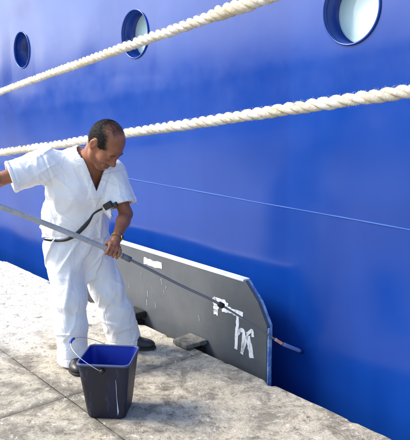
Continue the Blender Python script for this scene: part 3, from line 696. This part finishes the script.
# shirt
H = .0045
C = Vol((-1.30, 3.66, .74), (-.38, 4.45, 1.56), H)
hemz = .865
C.ecap(pel-Z*.12, pel+Z*.10, LX, (.218, .168), (.197, .152), .04); C.ecap(pel+Z*.08, che, LX, (.194, .150), (.184, .142), .05); C.ecap(che, upc-Z*.02, LX, (.184, .142), (.160, .115), .05)
for sh in (shR, shL): C.cap(upc-Z*.005, sh-Z*.005, .092, .083, .05); C.cap(che+(upc-che)*.5, sh-Z*.03, .11, .08, .06)
C.cap(upc, nkb-Z*.02, .085, .074, .05)
sR, sL = shR+(elR-shR)*.74, shL+(elL-shL)*.78
C.cap(shR, sR+(elR-shR)*.08, .084, .082, .05); C.cap(shR-Z*.03, sR-Z*.026, .075, .072, .05)
C.cap(shL, sL+(elL-shL)*.08, .082, .082, .05); C.cap(shL-LX*.01, sL-LX*.014-FX*.0, .075, .076, .04)
pkc = upc+LX*.075-Z*.125+FX*.10
def shirt_disp(p, d):
    z = p[:, 2]; s_ = (p-shR) @ LX
    armp = np.exp(-((p-(shR-Z*.11+LX*.07))**2).sum(1)/.018)
    f = folds(p, nrm(LX*.55-Z*.85), 8.5, .0075, 31)*ss(s_, -.05, .12)+folds(p, nrm(Z+LX*.10), 9, .008, 41)*ss(z, 1.28, 1.0)
    f += folds(p, nrm(elR-shR-Z*.10), 15, .0065, 51)*ss(s_, .10, -.06)+folds(p, nrm(LX-Z*.5), 15, .009, 71)*armp+folds(p, nrm(LX+Z*.2), 10, .007, 81)*np.exp(-((z-.98)/.07)**2)
    f += folds(p, nrm(LX*.35-Z*.9), 19, .0030, 91, .04, .13)+folds(p, nrm(LX*.9-Z*.3), 21, .0022, 101, .04, .15)
    r_ = p-pkc; u_ = np.abs(r_ @ LX); w_ = np.abs(r_[:, 2]); pk = np.maximum(u_-.052, w_-.062); front = (r_ @ FX) > -.10
    f += .0045*ss(pk, .004, -.002)*front-.003*np.exp(-(pk/.004)**2)*front                         # patch pocket
    for sh_, el_ in ((shR, elR), (shL, elL)):
        o_ = p-sh_; ax_ = nrm(el_-sh_); f -= .0055*np.exp(-(((o_ @ ax_)-.015)/.0055)**2)*(np.linalg.norm(o_, axis=1) < .16)   # armhole seam
    f -= .004*np.exp(-((z-hemz-.028)/.004)**2)                                                  # hem stitching
    return -f+.002*noise3(p*20, 61)
C.near(.05, shirt_disp)
# placket opening: a narrow V from the neck down the chest
vap = W(97.5, 188, 3.95); nt1, nt2 = W(83, 147, 3.98), W(110, 163, 3.95); vax = nrm((nt1+nt2)/2-vap); vlat = nrm(LX-(LX @ vax)*vax); vn = np.cross(vax, vlat); vn = vn if vn @ FX > 0 else -vn
vl = np.linalg.norm((nt1+nt2)/2-vap); vc = ((nt1+nt2)/2-vap) @ vlat
def vdist(p):
    o = p-vap; a = o @ vax; l = np.abs(o @ vlat-0*a); fr = (p-nkb+FX*.01) @ FX
    return np.maximum(l-np.maximum(a, -.2)*.40-.010, -(fr-.005))
nd = nrm(hp_(-.03, 0, -.05)-nkb)
def neckd(p):
    o = p-nkb; t = o @ nd; return np.maximum(np.linalg.norm(o-t[..., None]*nd, axis=-1)-.082-.10*np.maximum(t, 0), -(t+.06))
def collar(p, d):
    dd = np.minimum(vdist(p), neckd(p)); return -.009*ss(dd, .054, .032)*ss(dd, -.05, .0)
C.near(.04, collar)
C.near(.04, lambda p, d: -.006*ss(np.abs((p-sR) @ nrm(elR-shR)+.010), .014, .010)*(np.linalg.norm(p-sR, axis=1) < .13))
C.near(.04, lambda p, d: -.006*ss(np.abs((p-sL) @ nrm(elL-shL)+.010), .014, .010)*(np.linalg.norm(p-sL, axis=1) < .13))
d0 = C.d; P_ = C.pts()
inner = np.maximum(d0, -(d0+.024))
def cutplane(inner, c_, nn, rad):
    m = (P_-c_.astype(np.float32)) @ nrm(nn).astype(np.float32); o_ = P_-c_.astype(np.float32); near_ = (np.linalg.norm(o_-m[..., None]*nrm(nn).astype(np.float32), axis=-1) < rad) & (m < .2)
    return np.where(near_, np.maximum(inner, m), inner)
inner = cutplane(inner, sR, nrm(elR-shR)+Z*.05, .16); inner = cutplane(inner, sL, nrm(elL-shL)-LX*.05, .096)
hz = hemz+.012*np.sin(P_[..., 0]*23)+.006*np.sin(P_[..., 1]*41); inner = np.maximum(inner, hz-P_[..., 2])
inner = np.maximum(inner, -np.minimum(vdist(P_), neckd(P_))); C.d = inner.astype(np.float32)
Vs, Fs = C.mesh(); shirt = mobj('shirt', Vs, Fs, M_shirt, person); print('shirt', len(Vs)); del P_, inner, d0
# trousers
Tq = Vol((-1.15, 3.80, .0), (-.36, 4.56, .99), .0047)
Tq.ecap(pel-Z*.06, pel+Z*.05, LX, (.174, .128), (.162, .120), .04)
Tq.ecap(pel-Z*.06, pel-Z*.13, LX, (.192, .138), (.180, .128), .04); Tq.ecap(pel-Z*.14, pel-Z*.29, LX, (.15, .09), (.10, .06), .07)
for hp2, kn, an, r0, r1, r2, r3 in ((hipR, kneR, ankR, .120, .104, .100, .102), (hipL, kneL, ankL, .120, .104, .108, .118)):
    Tq.cap(hp2-Z*.09, kn, r0, r1, .06); mid = (kn+an)/2; Tq.cap(kn, mid, r1, r2, .05); Tq.cap(mid, an-Z*.05, r2, r3, .05)
def tr_disp(p, d):
    z = p[:, 2]
    f = folds(p, nrm(Z+LX*.12), 7, .0085, 131)*ss(z, .25, .5)+folds(p, nrm(LX*.8+FX*.3-Z*.5), 9, .006, 141)*np.exp(-((z-.44)/.13)**2)
    f += folds(p, nrm(LX+FX*.4+Z*.25), 12, .0075, 151)*ss(z, .34, .16)+folds(p, nrm(LX*.5+Z*.9), 10, .008, 161)*ss(z, .60, .78)
    f += folds(p, nrm(Z+LX*.4), 16, .0026, 181, .04, .13)+folds(p, nrm(LX*.9-Z*.4), 19, .0022, 191, .04, .15)
    for hp2, kn, an in ((hipR, kneR, ankR), (hipL, kneL, ankL)):                                   # side seams and hem
        ce = np.where((z > .47)[:, None], kn+(hp2-kn)*((z-.47)/.4)[:, None], an+(kn-an)*((z-.09)/.38)[:, None]); o_ = p-ce
        f -= .005*np.exp(-((o_ @ (LX*.55-FX*.85))/.006)**2)*((o_ @ nrm(-LX*.85-FX*.55)) > 0)*(np.linalg.norm(o_[:, :2], axis=1) < .17)
    f -= .004*np.exp(-((z-.075)/.004)**2)
    return -f+.002*noise3(p*22, 171)
Tq.near(.05, tr_disp)
P_ = Tq.pts(); d0 = Tq.d; inner = np.maximum(d0, -(d0+.024))
x_ = P_[..., 0]; hem = np.where(x_ < -.74, .020+.008*np.sin(P_[..., 1]*22+1), .040+.03*(x_+.55)+.008*np.sin(x_*40))
inner = np.maximum(inner, hem-P_[..., 2]); inner = np.maximum(inner, P_[..., 2]-.905); Tq.d = inner.astype(np.float32)
Vt, Ft = Tq.mesh(); mobj('trousers', Vt, Ft, M_trous, person); print('trousers', len(Vt)); del P_, inner, d0
# shoes
def shoe(heel, d):
    d = nrm(d); s_ = np.array([-d[1], d[0], 0]); X_ = Vol(heel-np.array([.36, .36, .02]), heel+np.array([.36, .36, .17]), .0037); MM = np.array([d, s_, Z])
    X_.ell(heel+d*.075+Z*.045, (.095, .043, .052), MM, .02); X_.ell(heel+d*.205+Z*.036, (.088, .050, .040), MM, .03); X_.cap(heel+d*.05+Z*.05, heel+d*.045+Z*.115, .042, .040, .02)
    X_.ell(heel+d*.135+Z*.055, (.07, .040, .042), MM, .03); X_.cap(heel+d*.045+Z*.07, heel+d*.045+Z*.20, .034, .034, .0, True)
    X_.d = np.maximum(X_.d, .018-X_.pts()[..., 2]).astype(np.float32); v, f = X_.mesh(); o = mobj('shoe', v, f, M_shoe, person)
    Y_ = Vol(heel-np.array([.36, .36, .01]), heel+np.array([.36, .36, .06]), .0037)
    Y_.ell(heel+d*.205+Z*.012, (.096, .056, .05), MM, .02); Y_.ell(heel+d*.06+Z*.012, (.085, .045, .05), MM, .03); Y_.ell(heel+d*.13+Z*.012, (.09, .042, .05), MM, .03)
    pz = Y_.pts()[..., 2]; Y_.d = np.maximum(np.maximum(Y_.d, pz-.0205), .006-pz).astype(np.float32); v, f = Y_.mesh(); mobj('sole', v, f, M_sole, o)
tR, tL = G(71, 377), G(154, 349)
dR, dL = nrm([.40, -1, 0]), nrm([1., -.10, 0])
shoe(np.array([ankR[0]-.03, ankR[1]+.085, 0]), dR); shoe(tL-dL*.285, dL)
# watch on the left wrist
wd = nrm(elL-HLw); wc = HLw+wd*.022; a_ = nrm(np.cross(wd, [0, 0, 1.])); b_ = np.cross(wd, a_); vw = nrm(a_*(a_ @ np.array([.35, -1, 0]))+b_*(b_ @ np.array([.35, -1, 0])))
tw = np.cross(wd, vw); lp = [wc+.0335*(math.cos(t)*vw+math.sin(t)*tw) for t in np.linspace(0, 2*math.pi, 41)]
V, F = [], []
for k, p0 in enumerate(lp[:-1]):
    rd = nrm(p0-wc)
    for (r_, s_) in ((0, -.008), (.0035, -.008), (.0035, .008), (0, .008)): V.append(p0+rd*r_+wd*s_)
for k in range(40):
    for j in range(4): F.append([k*4+j, ((k+1) % 40)*4+j, ((k+1) % 40)*4+(j+1) % 4, k*4+(j+1) % 4])
wt = mobj('wristwatch', np.array(V), F, M_gold, person, smooth=False)
wf = wc+nrm(vw*.8+tw*.6)*.036; wn = nrm(vw*.8+tw*.6)
mobj('case', *tube([wf-wn*.003, wf+wn*.004, wf+wn*.006], [.016, .016, .014], 24), M_gold, wt); mobj('dial', *tube([wf+wn*.0062, wf+wn*.0072], [.0128, .0122], 24), M_face, wt)

# ================================================================== RADIO MICROPHONE on the shirt front
bvh = BVHTree.FromPolygons([tuple(x) for x in np.vstack([Vs, Vt])], [tuple(int(i) for i in f) for f in np.vstack([Fs, Ft+len(Vs)])])
def onshirt(x, y, lift):
    r_ = Vector(ray(x, y)).normalized(); h_ = bvh.ray_cast(Vector((0, 0, CAMH)), r_)
    if h_[0] is None: print('miss', x, y); return W(x, y, 3.98)
    return np.array(h_[0])-np.array(r_)*lift
mc = onshirt(108, 205, .012); mic = thing('radio_microphone', mc, 'black radio microphone with curly lead hanging on the white shirt of the man', 'microphone')
m1_, m2_ = onshirt(103, 208.5, .022), onshirt(113.5, 202.5, .026)
ma = nrm(m2_-m1_); ms = nrm(np.cross(ma, ray(108, 205))); mn = np.cross(ma, ms)
def rbox(c_, a, b, c, ea, eb, ec): return prism([c_+a*i*ea+b*j*eb-c*ec for i, j in ((-1, -1), (1, -1), (1, 1), (-1, 1))], c*2*ec)
bevel(mobj('case', *rbox((m1_+m2_)/2, ma, ms, mn, .036, .021, .012), M_mic, mic, smooth=False), .007, 3)
bevel(mobj('clip', *rbox(m2_+ms*(-.018)+ma*.004, ma, ms, mn, .018, .016, .008), M_mic, mic, smooth=False), .005, 2)
cdp = [(102, 209), (97, 211.5), (93, 214.5), (90.5, 219), (87, 224), (82, 229), (77, 234), (72, 237.5), (65, 240), (57, 241), (50, 240.6), (44, 239.5)]
cd = np.array([onshirt(x, y, .008) for x, y in cdp]); cd[1:-1] = (cd[:-2]+2*cd[1:-1]+cd[2:])/4-0
for i in range(1, len(cd)-1):
    o_ = onshirt(*cdp[i], .007); cd[i] = cd[i] if cd[i][1] < o_[1] else o_
wid = np.interp(np.arange((len(cd)-1)*8+1)/8, [0, 2, 3, 4, 5, 7, 8, 11], [.006, .0055, .008, .0125, .013, .012, .010, .006])
mobj('lead', *tube(spline(cd, 8), wid, 12), M_mic, mic)
